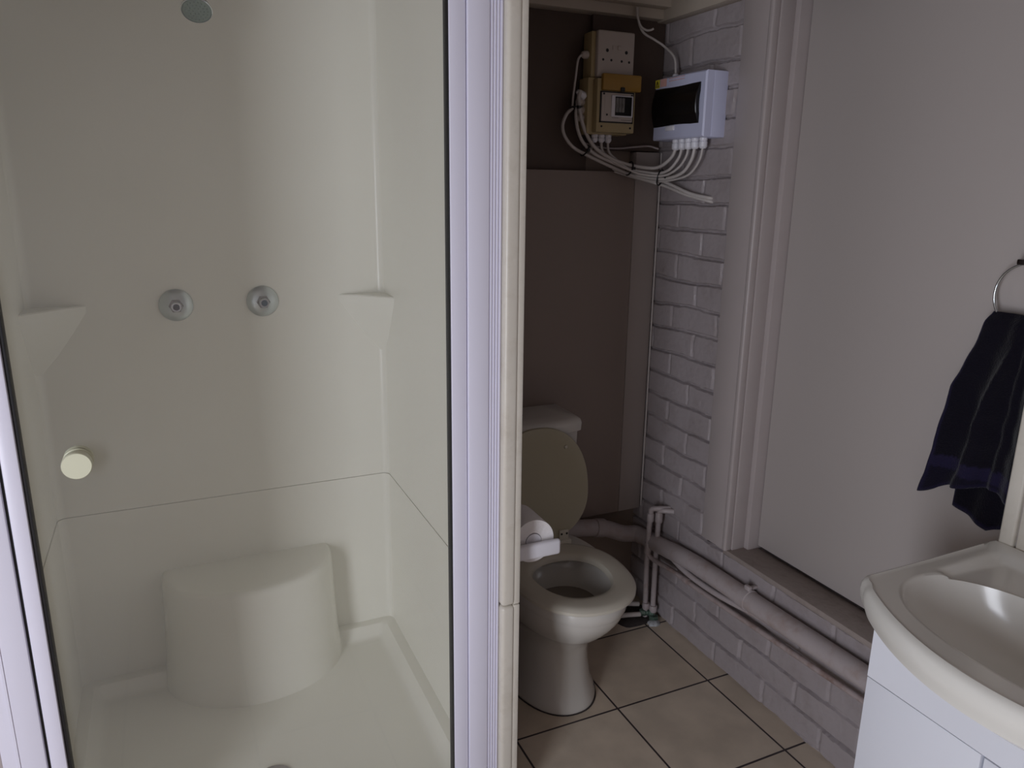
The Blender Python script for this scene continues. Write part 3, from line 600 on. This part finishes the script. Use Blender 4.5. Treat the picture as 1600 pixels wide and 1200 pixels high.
WB = root('wash_basin', (1.3, .58, .735), 'white bow-fronted ceramic wash basin on the vanity cabinet', 'basin')
bs = ob('bowl', MB().loft(loops), 'basin', WB)
M['olive'] = mat('olive_waste_plug', (120, 128, 60), .4)
label(ob('waste_plug', MB().lathe([(.022, 0), (.023, .004), (.018, .009), (.006, .011), (.005, .018), (0, .019)], (CX+.045, CY, .6805), (0, 0, 1), 24), 'olive', WB), 'olive waste plug')
tb = ob('mixer_tap', MB().lathe([(.026, 0), (.026, .006), (.021, .012), (.019, .075), (.020, .10), (0, .105)], (1.405, CY, BZ-.004), (0, 0, 1), 24).tube([(1.395, CY, BZ+.055), (1.34, CY, BZ+.07), (1.29, CY, BZ+.062)], .011, 12), 'chrome', WB)

# ---------------------------------------------------------------- towel ring and towel
RC = Vector((1.560, .936, 1.284)); rr = .067
TR = root('towel_ring', (1.593, .936, 1.352), 'thin chrome towel ring fixed to the grey door', 'towel ring')
ob('ring', MB().tube([RC+Vector((0, rr*math.cos(2*PI*k/24), rr*math.sin(2*PI*k/24))) for k in range(25)], .0026, 10, 3), 'chrome', TR)
ob('mount', MB().lathe([(.020, 0), (.020, .004), (.010, .008), (.008, .028), (.010, .036), (0, .038)], (1.593, .936, 1.352), (-1, 0, 0), 20).box(1.552, 1.568, .925, .965, 1.346, 1.358, bev=.003), 'dkchrome', TR)
def interp(pl, z):
    for (z0, y0), (z1, y1) in zip(pl, pl[1:]):
        if z <= z0 and z >= z1: return y0+(y1-y0)*(z0-z)/(z0-z1)
    return pl[-1][1] if z < pl[-1][0] else pl[0][1]
tv = []; tf = []; tb_ = []; NU, NV = 60, 70
def sheet(layer):
    k0 = len(tv)
    for i in range(NV+1):
        v = i/NV
        for j in range(NU+1):
            u = j/NU
            if layer == 0:
                zb = .816+.045*smst(.0, .32, u)-.012*math.sin(u*PI*2.2)*smst(.1, .4, u)+.0*u
                z = 1.246-(1.246-zb)*v
                left = interp([(1.26, .992), (1.225, 1.003), (1.141, 1.026), (1.079, 1.046), (.925, 1.066), (.86, 1.078), (.80, 1.094)], z)
                right = interp([(1.26, .880), (1.1, .875), (.80, .868)], z)
                y = left+(right-left)*u
                amp = .003+.012*smst(0, .6, v)
                x = 1.549-amp*math.sin(u*PI*4.2+.5+v*1.8)-.004*math.sin(u*PI*8+v*3)*v-.011*math.exp(-((u-.34-.34*(1-v)**1.5)/.05)**2)*smst(.02, .3, v)-.009*math.exp(-((u-.78+.10*v)/.05)**2)*smst(.02, .25, v)+.004*noise.noise((u*5, v*5, 3))
                # rounded crown where it bends over the ring
                x += .012*(1-smst(0, .05, v)); y += .004*noise.noise((v*9, 0, u*2))
                hem = v > .975
            else:
                ztip = .772+.028*abs(u-.35)*0
                zb = interp([(0, .800), (-.30, .788), (-.72, .770), (-1, .79)], -u)
                z = 1.244-(1.244-zb)*v
                left = interp([(1.26, .985), (1.1, 1.0), (.86, 1.022), (.79, 1.024), (.7, 1.02)], z); right = interp([(1.26, .885), (.9, .880), (.82, .892), (.77, .915)], z)
                y = left+(right-left)*u
                x = 1.576-.004*math.sin(u*PI*4+1)*v+.0015*math.sin(v*7)
                hem = v > .975
            tv.append((x, y, float(z)))
            bnd = 1.0 if (layer == 0 and .885 < z < .915) else (.8 if hem or (u < .02) else 0.0)
            if layer == 0 and z < .885: bnd = max(bnd, .25)
            tb_.append(bnd)
    W = NU+1
    for i in range(NV):
        for j in range(NU): a = k0+i*W+j; tf.append((a, a+1, a+W+1, a+W))
    return k0
k0 = sheet(0); k1 = sheet(1)
for j in range(NU): tf.append((k0+j, k1+j, k1+j+1, k0+j+1))
tm_ = MB().add(tv, tf)
tw = ob('hand_towel', tm_, 'towel', solid=.0045)
tw.data.attributes.new('band', 'FLOAT', 'POINT').data.foreach_set('value', tb_)
label(tw, 'dark navy hand towel with a purple-blue band hanging from the towel ring', 'towel')
